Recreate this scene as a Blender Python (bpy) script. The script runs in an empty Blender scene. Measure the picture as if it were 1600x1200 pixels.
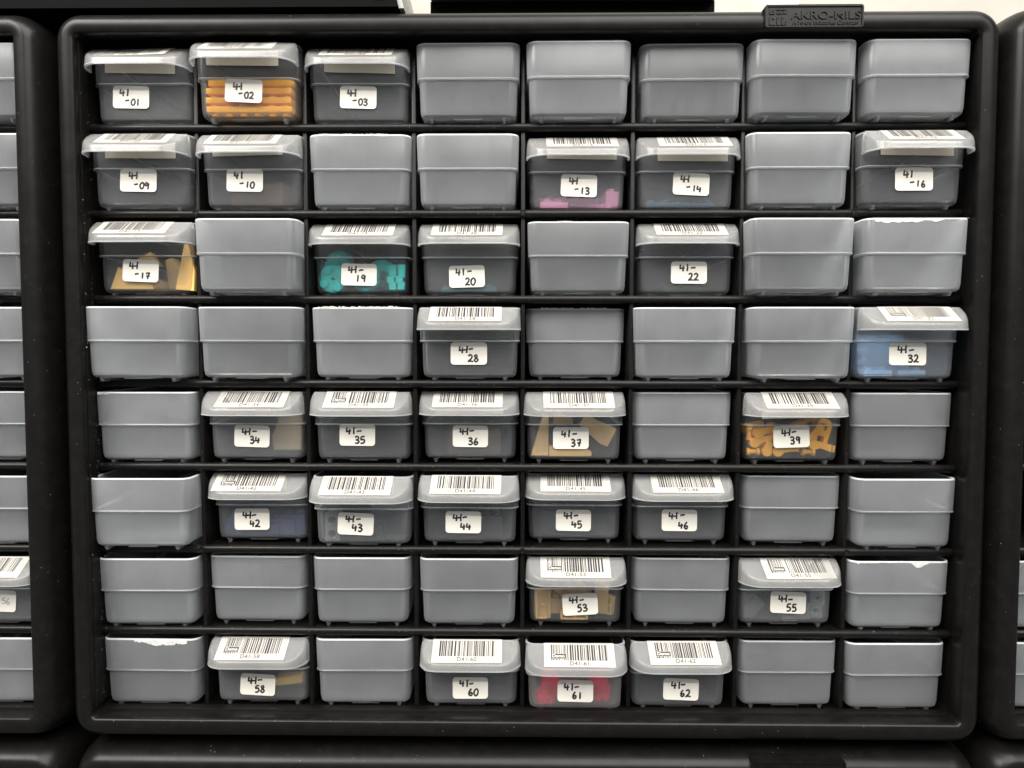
import bpy, bmesh, math, random
from mathutils import Vector, Matrix
random.seed(41)
S = bpy.context.scene
COL = S.collection
mm = 0.001

# ------------------------------------------------------------------ camera
cam_d = bpy.data.cameras.new('camera'); cam = bpy.data.objects.new('camera', cam_d); COL.objects.link(cam)
PITCH, YAW, ROLL = 0.0465, 0.0127, 0.0011
def cam_matrix():
    cp, sp, cy, sy, cr, sr = math.cos(PITCH), math.sin(PITCH), math.cos(YAW), math.sin(YAW), math.cos(ROLL), math.sin(ROLL)
    R2 = Matrix(((1, 0, 0), (0, cp, -sp), (0, sp, cp))); R1 = Matrix(((cy, sy, 0), (-sy, cy, 0), (0, 0, 1)))
    inv = R1.transposed() @ R2.transposed()
    r = inv @ Vector((cr, 0, sr)); u = inv @ Vector((-sr, 0, cr)); f = inv @ Vector((0, 1, 0))
    return Matrix(((r.x, u.x, -f.x, -0.0014), (r.y, u.y, -f.y, -0.3889), (r.z, u.z, -f.z, 0.0182), (0, 0, 0, 1)))
cam.matrix_world = cam_matrix()
cam_d.sensor_width = 36; cam_d.lens = 1110 / 1600 * 36; cam_d.clip_start = 0.01; cam_d.clip_end = 20
S.camera = cam

# ------------------------------------------------------------------ world and lamps
W = bpy.data.worlds.new('World'); S.world = W; W.use_nodes = True
bg = W.node_tree.nodes['Background']; bg.inputs[0].default_value = (0.95, 0.97, 1.0, 1); bg.inputs[1].default_value = 0.24
def area(name, loc, target, sx, sy, power, col):
    d = bpy.data.lights.new(name, 'AREA'); d.shape = 'RECTANGLE'; d.size = sx; d.size_y = sy; d.energy = power; d.color = col
    o = bpy.data.objects.new(name, d); COL.objects.link(o); o.location = loc
    o.rotation_euler = (Vector(target) - Vector(loc)).to_track_quat('-Z', 'Y').to_euler()
    return o
area('overhead_light', (-1.05, -1.1, 1.3), (0, 0, 0), 1.1, 0.8, 58, (1.0, 0.965, 0.90))
area('overhead_light', (0.55, -1.5, 1.4), (0, 0, 0), 1.8, 1.1, 62, (1.0, 0.97, 0.92))
area('overhead_light', (0.25, -0.75, 1.6), (0, 0, 0), 1.7, 0.6, 30, (1.0, 0.97, 0.92))  # extra lamp, added to put sheen on the lower cabinets' rounded tops
S.view_settings.view_transform = 'Standard'
try: S.view_settings.look = 'None'
except Exception: pass
S.view_settings.exposure = 0; S.view_settings.gamma = 1; S.view_settings.use_curve_mapping = False
S.render.engine = 'CYCLES'
S.cycles.use_denoising = True
S.cycles.max_bounces = 24; S.cycles.transmission_bounces = 16; S.cycles.transparent_max_bounces = 32
S.cycles.diffuse_bounces = 6; S.cycles.glossy_bounces = 4
S.cycles.sample_clamp_indirect = 4; S.cycles.caustics_refractive = True; S.cycles.blur_glossy = 0.5

# ------------------------------------------------------------------ materials
def mat(name):
    m = bpy.data.materials.new(name); m.use_nodes = True
    nt = m.node_tree; nt.nodes.clear()
    return m, nt, nt.nodes.new('ShaderNodeOutputMaterial')
def N(nt, t, **kw):
    n = nt.nodes.new(t)
    for k, v in kw.items():
        if k.startswith('i_'):
            key = k[2:].replace('_', ' ')
            n.inputs[key].default_value = v
        else: setattr(n, k, v)
    return n
def noise(nt, scale, detail=3, rough=0.5, vec=None):
    n = N(nt, 'ShaderNodeTexNoise'); n.inputs['Scale'].default_value = scale; n.inputs['Detail'].default_value = detail; n.inputs['Roughness'].default_value = rough
    if vec is None:
        tc = N(nt, 'ShaderNodeTexCoord'); vec = tc.outputs['Object']
    nt.links.new(vec, n.inputs['Vector']); return n
def ramp(nt, src, p0, p1, c0, c1):
    r = N(nt, 'ShaderNodeValToRGB'); e = r.color_ramp.elements
    e[0].position, e[1].position = p0, p1; e[0].color, e[1].color = (*c0, 1), (*c1, 1)
    nt.links.new(src, r.inputs[0]); return r
def simple(name, col, rough=0.5, var=0.0, vscale=200, bump=0.0, bscale=900, spec=0.5):
    m, nt, out = mat(name); b = N(nt, 'ShaderNodeBsdfPrincipled')
    b.inputs['Roughness'].default_value = rough; b.inputs['Base Color'].default_value = (*col, 1); b.inputs['Specular IOR Level'].default_value = spec
    if var:
        n = noise(nt, vscale); r = ramp(nt, n.outputs[0], 0.3, 0.7, [c * (1 - var) for c in col], [min(1, c * (1 + var)) for c in col]); nt.links.new(r.outputs[0], b.inputs['Base Color'])
    if bump:
        n2 = noise(nt, bscale); bp = N(nt, 'ShaderNodeBump'); bp.inputs['Strength'].default_value = bump; bp.inputs['Distance'].default_value = 0.0003
        nt.links.new(n2.outputs[0], bp.inputs['Height']); nt.links.new(bp.outputs[0], b.inputs['Normal'])
    nt.links.new(b.outputs[0], out.inputs[0]); return m
def black_plastic(name, dust=0.5, rough=0.33, base=(0.0048, 0.0044, 0.0040), scale=800, speck=0.24):
    """black polystyrene with grain, smudges and specks of pale dust"""
    m, nt, out = mat(name); b = N(nt, 'ShaderNodeBsdfPrincipled'); b.inputs['Specular IOR Level'].default_value = 0.20
    tc = N(nt, 'ShaderNodeTexCoord'); vec = tc.outputs['Object']
    sm = noise(nt, 45, 4, 0.6, vec); rr = N(nt, 'ShaderNodeMapRange'); rr.inputs[1].default_value = 0.3; rr.inputs[2].default_value = 0.7
    rr.inputs[3].default_value = rough - 0.03; rr.inputs[4].default_value = rough + 0.05
    nt.links.new(sm.outputs[0], rr.inputs[0]); nt.links.new(rr.outputs[0], b.inputs['Roughness'])
    # dust specks: small voronoi dots, gathered in patches
    v = N(nt, 'ShaderNodeTexVoronoi'); v.inputs['Scale'].default_value = scale; nt.links.new(vec, v.inputs['Vector'])
    dot = N(nt, 'ShaderNodeMath', operation='LESS_THAN'); dot.inputs[1].default_value = 0.15; nt.links.new(v.outputs['Distance'], dot.inputs[0])
    wn = N(nt, 'ShaderNodeSeparateColor'); nt.links.new(v.outputs['Color'], wn.inputs[0])
    pick = N(nt, 'ShaderNodeMath', operation='GREATER_THAN'); pick.inputs[1].default_value = 1 - 0.16 * dust; nt.links.new(wn.outputs[0], pick.inputs[0])
    pn = noise(nt, 60, 2, 0.5, vec); pm = N(nt, 'ShaderNodeMapRange'); pm.inputs[1].default_value = 0.42; pm.inputs[2].default_value = 0.58; nt.links.new(pn.outputs[0], pm.inputs[0])
    m1 = N(nt, 'ShaderNodeMath', operation='MULTIPLY'); nt.links.new(dot.outputs[0], m1.inputs[0]); nt.links.new(pick.outputs[0], m1.inputs[1])
    m2 = N(nt, 'ShaderNodeMath', operation='MULTIPLY'); nt.links.new(m1.outputs[0], m2.inputs[0]); nt.links.new(pm.outputs[0], m2.inputs[1])
    # faint film of dust
    fn = noise(nt, 130, 6, 0.65, vec); film = ramp(nt, fn.outputs[0], 0.45, 0.8, base, [c * 1.6 + 0.001 for c in base])
    mx = N(nt, 'ShaderNodeMix', data_type='RGBA'); nt.links.new(m2.outputs[0], mx.inputs[0]); nt.links.new(film.outputs[0], mx.inputs[6]); mx.inputs[7].default_value = (speck, speck * .95, speck * .86, 1)
    nt.links.new(mx.outputs[2], b.inputs['Base Color'])
    gn = noise(nt, 1500, 2, 0.5, vec); bp = N(nt, 'ShaderNodeBump'); bp.inputs['Strength'].default_value = 0.10; bp.inputs['Distance'].default_value = 0.0002
    nt.links.new(gn.outputs[0], bp.inputs['Height']); nt.links.new(bp.outputs[0], b.inputs['Normal'])
    nt.links.new(b.outputs[0], out.inputs[0]); return m
def frosted(name, opac, refr, rough, col=(0.86, 0.885, 0.91), ior=1.18, gloss=0.5, glossr=0.28, back=0.5, bump=0.10, edge=1.3, vary=0.14, mottle=.14):
    """milky polypropylene: part clear, part blurring, part milk"""
    m, nt, out = mat(name)
    tc = N(nt, 'ShaderNodeTexCoord'); oi = N(nt, 'ShaderNodeObjectInfo')
    add = N(nt, 'ShaderNodeVectorMath', operation='ADD'); nt.links.new(tc.outputs['Object'], add.inputs[0]); nt.links.new(oi.outputs['Random'], add.inputs[1])
    tr = N(nt, 'ShaderNodeBsdfTransparent'); tr.inputs[0].default_value = (0.97, 0.975, 0.98, 1)
    rf = N(nt, 'ShaderNodeBsdfRefraction'); rf.inputs['Roughness'].default_value = rough; rf.inputs['IOR'].default_value = ior; rf.inputs[0].default_value = (0.95, 0.96, 0.965, 1)
    df = N(nt, 'ShaderNodeBsdfDiffuse'); df.inputs[0].default_value = (*col, 1)
    tl = N(nt, 'ShaderNodeBsdfTranslucent'); tl.inputs[0].default_value = (*col, 1)
    milk = N(nt, 'ShaderNodeMixShader'); milk.inputs[0].default_value = back
    nt.links.new(df.outputs[0], milk.inputs[1]); nt.links.new(tl.outputs[0], milk.inputs[2])
    see = N(nt, 'ShaderNodeMixShader'); see.inputs[0].default_value = refr
    nt.links.new(tr.outputs[0], see.inputs[1]); nt.links.new(rf.outputs[0], see.inputs[2])
    n1 = noise(nt, 55, 5, 0.6, add.outputs[0])
    # vertical drag streaks from the mould
    mp = N(nt, 'ShaderNodeMapping'); mp.inputs['Scale'].default_value = (1400, 1400, 60); nt.links.new(add.outputs[0], mp.inputs['Vector'])
    n2 = noise(nt, 1.0, 3, 0.6, mp.outputs[0])
    av = N(nt, 'ShaderNodeMath', operation='ADD'); nt.links.new(n1.outputs[0], av.inputs[0]); nt.links.new(n2.outputs[0], av.inputs[1])
    mr = N(nt, 'ShaderNodeMapRange'); mr.inputs[1].default_value = 0.7; mr.inputs[2].default_value = 1.3; mr.inputs[3].default_value = opac * (1 - mottle); mr.inputs[4].default_value = opac * (1 + mottle)
    nt.links.new(av.outputs[0], mr.inputs[0])
    def mth(op, a, b):
        q = N(nt, 'ShaderNodeMath', operation=op)
        for k, v in ((0, a), (1, b)):
            if isinstance(v, (int, float)): q.inputs[k].default_value = v
            else: nt.links.new(v, q.inputs[k])
        return q.outputs[0]
    sv = N(nt, 'ShaderNodeMapping'); sv.inputs['Rotation'].default_value = (0.3, 0.5, 0.2); sv.inputs['Scale'].default_value = (160, 160, 3200); nt.links.new(add.outputs[0], sv.inputs['Vector'])
    n3 = noise(nt, 1.0, 2, 0.5, sv.outputs[0]); scr = N(nt, 'ShaderNodeMapRange'); scr.inputs[1].default_value = 0.74; scr.inputs[2].default_value = 0.80; nt.links.new(n3.outputs[0], scr.inputs[0])
    lw = N(nt, 'ShaderNodeLayerWeight'); lw.inputs['Blend'].default_value = 0.5
    graz = mth('MULTIPLY', mth('POWER', lw.outputs['Facing'], 2.5), opac * edge)
    tone = mth('ADD', mth('MULTIPLY', oi.outputs['Random'], 2 * vary), 1 - vary)
    op1 = mth('ADD', mth('MULTIPLY', mr.outputs[0], tone), mth('ADD', graz, mth('MULTIPLY', scr.outputs[0], 0.010)))
    cl = N(nt, 'ShaderNodeClamp'); nt.links.new(op1, cl.inputs[0])
    mix = N(nt, 'ShaderNodeMixShader'); nt.links.new(cl.outputs[0], mix.inputs[0]); nt.links.new(see.outputs[0], mix.inputs[1]); nt.links.new(milk.outputs[0], mix.inputs[2])
    gl = N(nt, 'ShaderNodeBsdfGlossy'); gl.inputs['Roughness'].default_value = glossr
    fr = N(nt, 'ShaderNodeFresnel'); fr.inputs['IOR'].default_value = 1.4
    fm = N(nt, 'ShaderNodeMath', operation='MULTIPLY'); fm.inputs[1].default_value = gloss; nt.links.new(fr.outputs[0], fm.inputs[0])
    fin = N(nt, 'ShaderNodeMixShader'); nt.links.new(fm.outputs[0], fin.inputs[0]); nt.links.new(mix.outputs[0], fin.inputs[1]); nt.links.new(gl.outputs[0], fin.inputs[2])
    bn = noise(nt, 420, 3, 0.5, add.outputs[0]); bp = N(nt, 'ShaderNodeBump'); bp.inputs['Strength'].default_value = bump; bp.inputs['Distance'].default_value = 0.0004
    nt.links.new(bn.outputs[0], bp.inputs['Height'])
    for s in (df, gl): nt.links.new(bp.outputs[0], s.inputs['Normal'])
    nt.links.new(fin.outputs[0], out.inputs[0]); return m

M_BLACK = black_plastic('black_plastic', 0.22)
M_SHELF = black_plastic('shelf_plastic', 0.9, 0.36)
M_DUSTY = black_plastic('dusty_plastic', 2.6, 0.5, scale=560, speck=0.85)
M_FROST = frosted('frosted_plastic', 0.195, 0.6, 0.30, (.855, .885, .91), back=0.46, gloss=0.8, glossr=0.24, bump=0.05, edge=3.4, mottle=.18)
M_CLEAR_LIT = frosted('lit_clear_plastic', 0.072, 0.08, 0.14, back=0.45, gloss=0.7, glossr=0.2, bump=0.04, edge=2.2)  # the clear plastic again, with less milk so contents look brightly lit
M_CLOUDY = frosted('cloudy_plastic', 0.135, 0.55, 0.26, back=0.5, gloss=0.7, glossr=0.2, bump=0.04, edge=2.0)
M_CLEAR = frosted('clear_plastic', 0.105, 0.12, 0.16, back=0.45, gloss=0.7, glossr=0.2, bump=0.04, edge=2.2)
M_LIP = frosted('lip_plastic', 0.235, 0.6, 0.22, (0.90, 0.895, 0.88), gloss=0.7, glossr=0.2, bump=.0, edge=.5, vary=.05)
M_EDGE_LIGHT = frosted('edge_plastic', 0.85, 0.7, 0.3, back=.35, bump=.03)  # extra milk stands in for light gathered along rim and step edges
M_LIPEDGE_LIGHT = frosted('lip_edge_plastic', 0.42, 0.6, 0.25, bump=0)  # bright line along the lip's lower edge, put in as milkier plastic
M_EDGE_LIGHT_CLEAR = frosted('clear_edge_light_plastic', 0.38, 0.6, 0.2, back=.4, bump=.03)  # the same painted edge brightness for the clear bins
M_PAPER = simple('label_paper', (0.76, 0.735, 0.685), 0.75, 0.03, 60)
M_STICK = simple('sticker_paper', (0.73, 0.70, 0.635), 0.6, 0.03, 80)
M_STAMP = simple('stamp_grey', (.045, .042, .042), .6)
M_CARD = simple('card_paper', (0.78, 0.73, 0.64), 0.8, 0.03, 60)
M_INK = simple('marker_ink', (0.008, 0.007, 0.012), 0.5)
M_BLUEINK = simple('blue_ink', (0.02, 0.03, 0.12), 0.5)
M_PRINT = simple('printed_ink', (0.025, 0.022, 0.028), 0.6)
M_GREYPRINT = simple('grey_print', (0.16, 0.15, 0.15), 0.6)
M_TAPE = simple('torn_tape', (0.86, 0.86, 0.84), 0.55, 0.1, 300)

# ------------------------------------------------------------------ mesh helpers
def finish(me, angle=35):
    for p in me.polygons: p.use_smooth = True
    me.set_sharp_from_angle(angle=math.radians(angle))
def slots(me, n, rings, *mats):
    """bright edge lines put into the material as milkier plastic: faces of the listed loft rings take the second material"""
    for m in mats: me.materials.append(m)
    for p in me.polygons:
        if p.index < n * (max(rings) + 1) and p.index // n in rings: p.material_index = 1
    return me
def link(name, me, m, parent=None, loc=(0, 0, 0), rot=(0, 0, 0)):
    o = bpy.data.objects.new(name, me); COL.objects.link(o)
    if m is not None and not me.materials: me.materials.append(m)
    o.parent = parent; o.location = loc; o.rotation_euler = rot
    return o
def tag(o, label, cat, group=None, kind=None):
    if label: o['label'] = label
    if cat: o['category'] = cat
    if group: o['group'] = group
    if kind: o['kind'] = kind
    return o
def empty(name, loc, label, cat, group=None, rotz=0):
    o = bpy.data.objects.new(name, None); COL.objects.link(o); o.location = loc; o.rotation_euler = (0, 0, rotz); o.empty_display_size = 0.01
    return tag(o, label, cat, group)
def copy_tree(o, parent=None):
    c = o.copy(); COL.objects.link(c)
    if parent is not None: c.parent = parent
    for ch in o.children: copy_tree(ch, c)
    return c
def mesh(name, bm, angle=35):
    bmesh.ops.recalc_face_normals(bm, faces=bm.faces)
    me = bpy.data.meshes.new(name); bm.to_mesh(me); bm.free(); finish(me, angle); return me
def add_box(bm, x0, x1, y0, y1, z0, z1, bev=0):
    b2 = bmesh.new()
    bmesh.ops.create_cube(b2, size=1)
    bmesh.ops.scale(b2, vec=(x1 - x0, y1 - y0, z1 - z0), verts=b2.verts)
    bmesh.ops.translate(b2, vec=((x0 + x1) / 2, (y0 + y1) / 2, (z0 + z1) / 2), verts=b2.verts)
    if bev: bmesh.ops.bevel(b2, geom=b2.edges[:], offset=bev, segments=2, affect='EDGES', profile=0.5)
    merge(bm, b2)
def merge(bm, b2, mtx=None):
    if mtx is not None: bmesh.ops.transform(b2, matrix=mtx, verts=b2.verts)
    t = bpy.data.meshes.new('t'); b2.to_mesh(t); b2.free(); bm.from_mesh(t); bpy.data.meshes.remove(t)
def add_cyl(bm, p, r, h, axis='Z', seg=16, bev=0, r2=None):
    b2 = bmesh.new()
    bmesh.ops.create_cone(b2, cap_ends=True, segments=seg, radius1=r, radius2=r if r2 is None else r2, depth=h)
    if bev: bmesh.ops.bevel(b2, geom=[e for e in b2.edges if abs(e.verts[0].co.z - e.verts[1].co.z) < 1e-9], offset=bev, segments=2, affect='EDGES', profile=0.5)
    rot = {'Z': Matrix.Identity(4), 'Y': Matrix.Rotation(math.pi / 2, 4, 'X'), 'X': Matrix.Rotation(math.pi / 2, 4, 'Y')}[axis]
    merge(bm, b2, Matrix.Translation(p) @ rot)
def loft(bm, rings, close0=False, close1=False, cyc=True):
    vs = [[bm.verts.new(p) for p in r] for r in rings]
    n = len(rings[0])
    for a, b in zip(vs, vs[1:]):
        for i in range(n if cyc else n - 1):
            j = (i + 1) % n; bm.faces.new((a[i], a[j], b[j], b[i]))
    if close0: bm.faces.new(vs[0][::-1])
    if close1: bm.faces.new(vs[-1])
    return vs
def rrect2(x0, x1, y0, y1, r, seg=6):
    pts = []
    for cx, cy, a in ((x1 - r, y1 - r, 0), (x0 + r, y1 - r, 90), (x0 + r, y0 + r, 180), (x1 - r, y0 + r, 270)):
        for k in range(seg + 1):
            t = math.radians(a + 90 * k / seg); pts.append((cx + r * math.cos(t), cy + r * math.sin(t)))
    return pts
def from_curve(cu, name, angle=35):
    o = bpy.data.objects.new('tmp', cu); COL.objects.link(o)
    dg = bpy.context.evaluated_depsgraph_get(); dg.update()
    me = bpy.data.meshes.new_from_object(o.evaluated_get(dg)); me.name = name
    bpy.data.objects.remove(o); bpy.data.curves.remove(cu)
    me.materials.clear()
    if len(me.polygons): finish(me, angle)
    return me
def extrude2d(name, outlines, depth, bev=0.0003):
    """outlines in the x-z plane (first the outline, then holes), extruded along y around 0"""
    cu = bpy.data.curves.new('c', 'CURVE'); cu.dimensions = '2D'; cu.fill_mode = 'BOTH'; cu.extrude = max(depth / 2 - bev, 1e-5); cu.bevel_depth = bev; cu.bevel_resolution = 1
    for pts in outlines:
        sp = cu.splines.new('POLY'); sp.points.add(len(pts) - 1); sp.use_cyclic_u = True
        for q, p in zip(sp.points, pts): q.co = (p[0], p[1], 0, 1)
    me = from_curve(cu, name); me.transform(Matrix.Rotation(math.pi / 2, 4, 'X')); return me
def circle(cx, cz, r, n=20): return [(cx + r * math.cos(2 * math.pi * k / n), cz + r * math.sin(2 * math.pi * k / n)) for k in range(n)]
def text_mesh(s, size, name, extrude=0.00002, bold=0.0, spacing=1.0, shear=0.0):
    cu = bpy.data.curves.new('t', 'FONT'); cu.body = s; cu.size = size; cu.align_x = 'CENTER'; cu.align_y = 'CENTER'; cu.extrude = extrude; cu.offset = bold; cu.space_character = spacing; cu.shear = shear
    me = from_curve(cu, name); me.transform(Matrix.Rotation(math.pi / 2, 4, 'X')); return me

# ------------------------------------------------------------------ handwriting
GL = {'0': [[(.38, 1), (.1, .78), (.0, .4), (.18, .03), (.45, .1), (.6, .5), (.52, .88), (.3, 1)]],
      '1': [[(.32, 1), (.3, .5), (.27, 0)]],
      '2': [[(.03, .8), (.28, 1), (.52, .8), (.38, .4), (.02, .04), (.25, .1), (.68, .02)]],
      '3': [[(.02, .86), (.26, 1.0), (.50, .84), (.40, .62), (.18, .54), (.44, .48), (.58, .26), (.36, .0), (.0, .10)]],
      '4': [[(.1, 1), (.04, .5), (.1, .42), (.66, .5)], [(.46, .82), (.44, .4), (.42, 0)]],
      'H': [[(.1, 1), (.04, .5), (.1, .42), (1.0, .52)], [(.46, .85), (.44, .4), (.42, 0)]],
      '5': [[(.6, 1), (.16, .97), (.1, .55), (.4, .6), (.56, .3), (.35, .02), (.0, .05)]],
      '6': [[(.42, 1), (.12, .55), (.08, .15), (.32, .0), (.52, .2), (.42, .45), (.12, .3)]],
      '7': [[(.03, .88), (.58, .96), (.4, .5), (.32, 0)], [(.12, .48), (.66, .52)]],
      '8': [[(.46, .84), (.28, 1.0), (.08, .80), (.28, .56), (.54, .28), (.30, .0), (.04, .22), (.28, .54), (.48, .80)]],
      '9': [[(.52, .85), (.24, 1), (.06, .7), (.28, .52), (.54, .85), (.5, .4), (.46, 0)]],
      '-': [[(.0, .46), (.35, .52), (.66, .55)]]}
def smooth(pts, n=7):
    out = []
    for i in range(len(pts) - 1):
        p0, p1, p2, p3 = pts[max(i - 1, 0)], pts[i], pts[i + 1], pts[min(i + 2, len(pts) - 1)]
        for k in range(n):
            t = k / n
            out.append(tuple(0.5 * (2 * p1[a] + (p2[a] - p0[a]) * t + (2 * p0[a] - 5 * p1[a] + 4 * p2[a] - p3[a]) * t * t + (3 * p1[a] - p0[a] - 3 * p2[a] + p3[a]) * t ** 3) for a in (0, 1)))
    return out + [pts[-1]]
def handwriting(items, rad, rng):
    """items: (char, x, z, height); a flattened ink stroke in the x-z plane"""
    cu = bpy.data.curves.new('h', 'CURVE'); cu.dimensions = '3D'; cu.bevel_depth = rad; cu.bevel_resolution = 2; cu.use_fill_caps = True
    for ch, x, z, h in items:
        j = lambda: rng.uniform(-.03, .03)
        for st in GL[ch]:
            pts = smooth([(p[0] + j(), p[1] + j()) for p in st])
            sp = cu.splines.new('POLY'); sp.points.add(len(pts) - 1)
            for k, (q, p) in enumerate(zip(sp.points, pts)):
                q.co = (x + p[0] * h, 0, z + p[1] * h, 1); q.radius = rng.uniform(0.85, 1.12)
    me = from_curve(cu, 'handwriting', 80)
    me.transform(Matrix.Diagonal((1, 0.18, 1, 1))); return me

# ================================================================== the wall behind
bm = bmesh.new(); add_box(bm, -1.6, 1.6, 0.185, 0.20, -0.9, 1.6)
wall = link('wall', mesh('wall', bm), simple('wall_paint', (0.40, 0.38, 0.34), 0.85, 0.06, 25, 0.5, 160)); tag(wall, None, None, kind='structure')

# ================================================================== cabinets
HW, HH = 0.254, 0.19975
def frame_outline(d, y, r0=0.0125):
    r = max(r0 - d, 0.0028) if d > 0 else r0 - d * .8
    return [(p[0], y, p[1]) for p in rrect2(-HW + d, HW - d, -HH + d, HH - d, r, 8)]
def housing_mesh():
    bm = bmesh.new()
    prof = [(-.0046, .158), (-.0046, .060), (-.0046, .030), (-.0043, .0175), (-.0037, .0125), (-.0029, .0090), (-.0018, .0060), (-.0004, .0034), (.0012, .0015), (.0029, .0004), (.0046, 0.0), (.0089, 0.0002), (.0096, .0007), (.0101, .0018), (.0102, .004), (.0088, .0125), (.0078, .0165), (.0070, .030), (.0070, .158)]
    loft(bm, [frame_outline(d, y) for d, y in prof])
    return mesh('housing', bm, 50)
SHZ = [0.1437, 0.0956, 0.0475, -0.0006, -0.0487, -0.0968, -0.1449]
PITCHX = 0.06175; CX0 = -0.0004 - 0.247
def shelf_mesh():
    bm = bmesh.new(); r = 0.0023; yc = 0.0168; prof = []
    for k in range(13):
        a = math.radians(70 + 220 * k / 12); prof.append((yc + r * math.cos(a) * 0.9, r * math.sin(a)))
    prof += [(yc + 0.006, -0.0012), (0.157, -0.0012), (0.157, 0.0010), (yc + 0.006, 0.0010)]
    x0, x1 = -0.2466, 0.2466
    rings = []
    for x, s in ((x0, 0.55), (x0 + 0.0006, 0.88), (x0 + 0.0016, 1), (x1 - 0.0016, 1), (x1 - 0.0006, 0.88), (x1, 0.55)):
        rings.append([(x, yc + (y - yc) * s if y < yc + .004 else y, z * s) for y, z in prof])
    loft(bm, rings, True, True)
    return mesh('shelf', bm, 45)
ME_HOUSING, ME_SHELF = housing_mesh(), shelf_mesh()
bm = bmesh.new(); add_box(bm, -.0012, .0012, .0172, .157, -.1893, .1893, .0006); ME_DIV = mesh('divider', bm)
bm = bmesh.new(); add_box(bm, -.2500, .2500, .1572, .1592, -.1930, .1930); ME_BACK = mesh('back', bm)
bm = bmesh.new()   # the floor falls behind its front ledge; thin ribs run back to front
add_box(bm, -.2468, .2468, .0185, .157, -.1960, -.1926)
for k in range(32): add_box(bm, CX0 + PITCHX / 4 * (k + .5) - .0004, CX0 + PITCHX / 4 * (k + .5) + .0004, .0187, .156, -.19255, -.1908)
ME_FLOOR = mesh('floor', bm)
bm = bmesh.new(); add_box(bm, -.2468, .2468, .0125, .0184, -.1955, -.1896, .0005); ME_LEDGE = mesh('ledge', bm)
bm = bmesh.new(); loft(bm, [[(x, y, z) for x, y in ((-.2434, .0046), (-.2446, .0125), (-.2456, .0163), (-.2460, .03), (-.2463, .1), (-.2466, .1), (-.2466, .03), (-.2450, .0125), (-.2440, .0046))] for z in (-.1868, 0, .1868)], True, True); ME_LINER = mesh('liner', bm)
bm = bmesh.new(); add_box(bm, -.22, .22, .05, .075, -.2077, -.2038); add_box(bm, -.22, .22, .13, .15, -.2077, -.2038); ME_RAIL = mesh('rail', bm)
bm = bmesh.new()
for k in range(20):
    a0, a1 = 2 * math.pi * k / 20, 2 * math.pi * (k + 1) / 20
    q = [[(r * math.cos(a), y, r * math.sin(a)) for a in (a0, a1)] for r, y in ((.0014, 0), (.0017, -.00025), (.0011, -.00025), (.0009, .0))]
    for A, B in zip(q, q[1:]):
        bm.faces.new([bm.verts.new(p) for p in (A[0], A[1], B[1], B[0])])
bmesh.ops.remove_doubles(bm, verts=bm.verts, dist=1e-6); ME_PIN = mesh('pin', bm)

def badge(parent, sx=0.1540):
    b = bmesh.new()
    w, z0, z1 = 0.0262, HH - 0.0098, HH + 0.0022
    pl = rrect2(-w, w, z0, z1, 0.0014, 4)
    loft(b, [[(p[0] * s, y, (p[1] - z1) * s2 + z1) for p in pl] for s, s2, y in ((1, 1, .012), (1, 1, -.0009), (.992, .975, -.0015))], True, False)
    pi = rrect2(-w + .0011, w - .0011, z0 + .0008, z1 - .0010, 0.0006, 4)
    plo = [(p[0] * .992, -.0015, (p[1] - z1) * .975 + z1) for p in pl]
    loft(b, [plo, [(p[0], -.0015, p[1]) for p in pi], [(p[0], -.0008, p[1]) for p in pi]], False, True)
    o = link('badge', mesh('badge', b, 40), M_BLACK, parent, (sx, 0, 0))
    zc = (z0 + z1) / 2
    t = text_mesh('AKRO-MILS', 0.0072, 'lettering', 0.00050, 0.00005, 1.02); bb = [v.co.x for v in t.vertices]; k = 0.0370 / (max(bb) - min(bb)); t.transform(Matrix.Diagonal((k, 1, .82, 1)))
    link('lettering', t, M_BLACK, o, (0.0063, -.0009, zc + .0004))
    t = text_mesh('A Myers Industries Company', 0.0030, 'lettering', 0.00036, 0.00004, 1.0); bb = [v.co.x for v in t.vertices]; k = 0.0355 / (max(bb) - min(bb)); t.transform(Matrix.Diagonal((k, 1, 1, 1)))
    link('lettering', t, M_BLACK, o, (0.0062, -.0009, zc - .0034))
    e = bmesh.new()   # the block emblem left of the name
    u = 0.00165; ex, ez = -0.0238, zc - .0046
    for x0, x1, y0, y1 in ((0, .35, 3.4, 5.1), (0, 1.6, 3.4, 3.75), (1.25, 1.6, 3.4, 4.6), (.9, 1.6, 4.3, 4.65), (2.2, 5.6, 4.7, 5.0), (2.2, 5.6, 3.6, 3.9), (3.2, 3.5, 3.3, 5.4), (4.6, 4.9, 3.9, 5.4),
                           (0, .35, 0, 2.6), (0, 2.1, 0, .4), (.9, 1.7, 1.9, 2.3), (2.4, 2.75, .2, 2.4), (2.4, 3.6, 0, .35), (2.4, 3.2, 2.0, 2.35), (3.9, 4.25, .2, 2.4), (3.9, 5.1, 0, .35), (3.9, 4.7, 2.0, 2.35), (5.3, 5.6, .1, 1.5)):
        add_box(e, ex + x0 * u, ex + x1 * u, -.0013, -.0006, ez + y0 * u, ez + y1 * u)
    link('emblem', mesh('emblem', e), M_BLACK, o)
    return o

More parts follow.
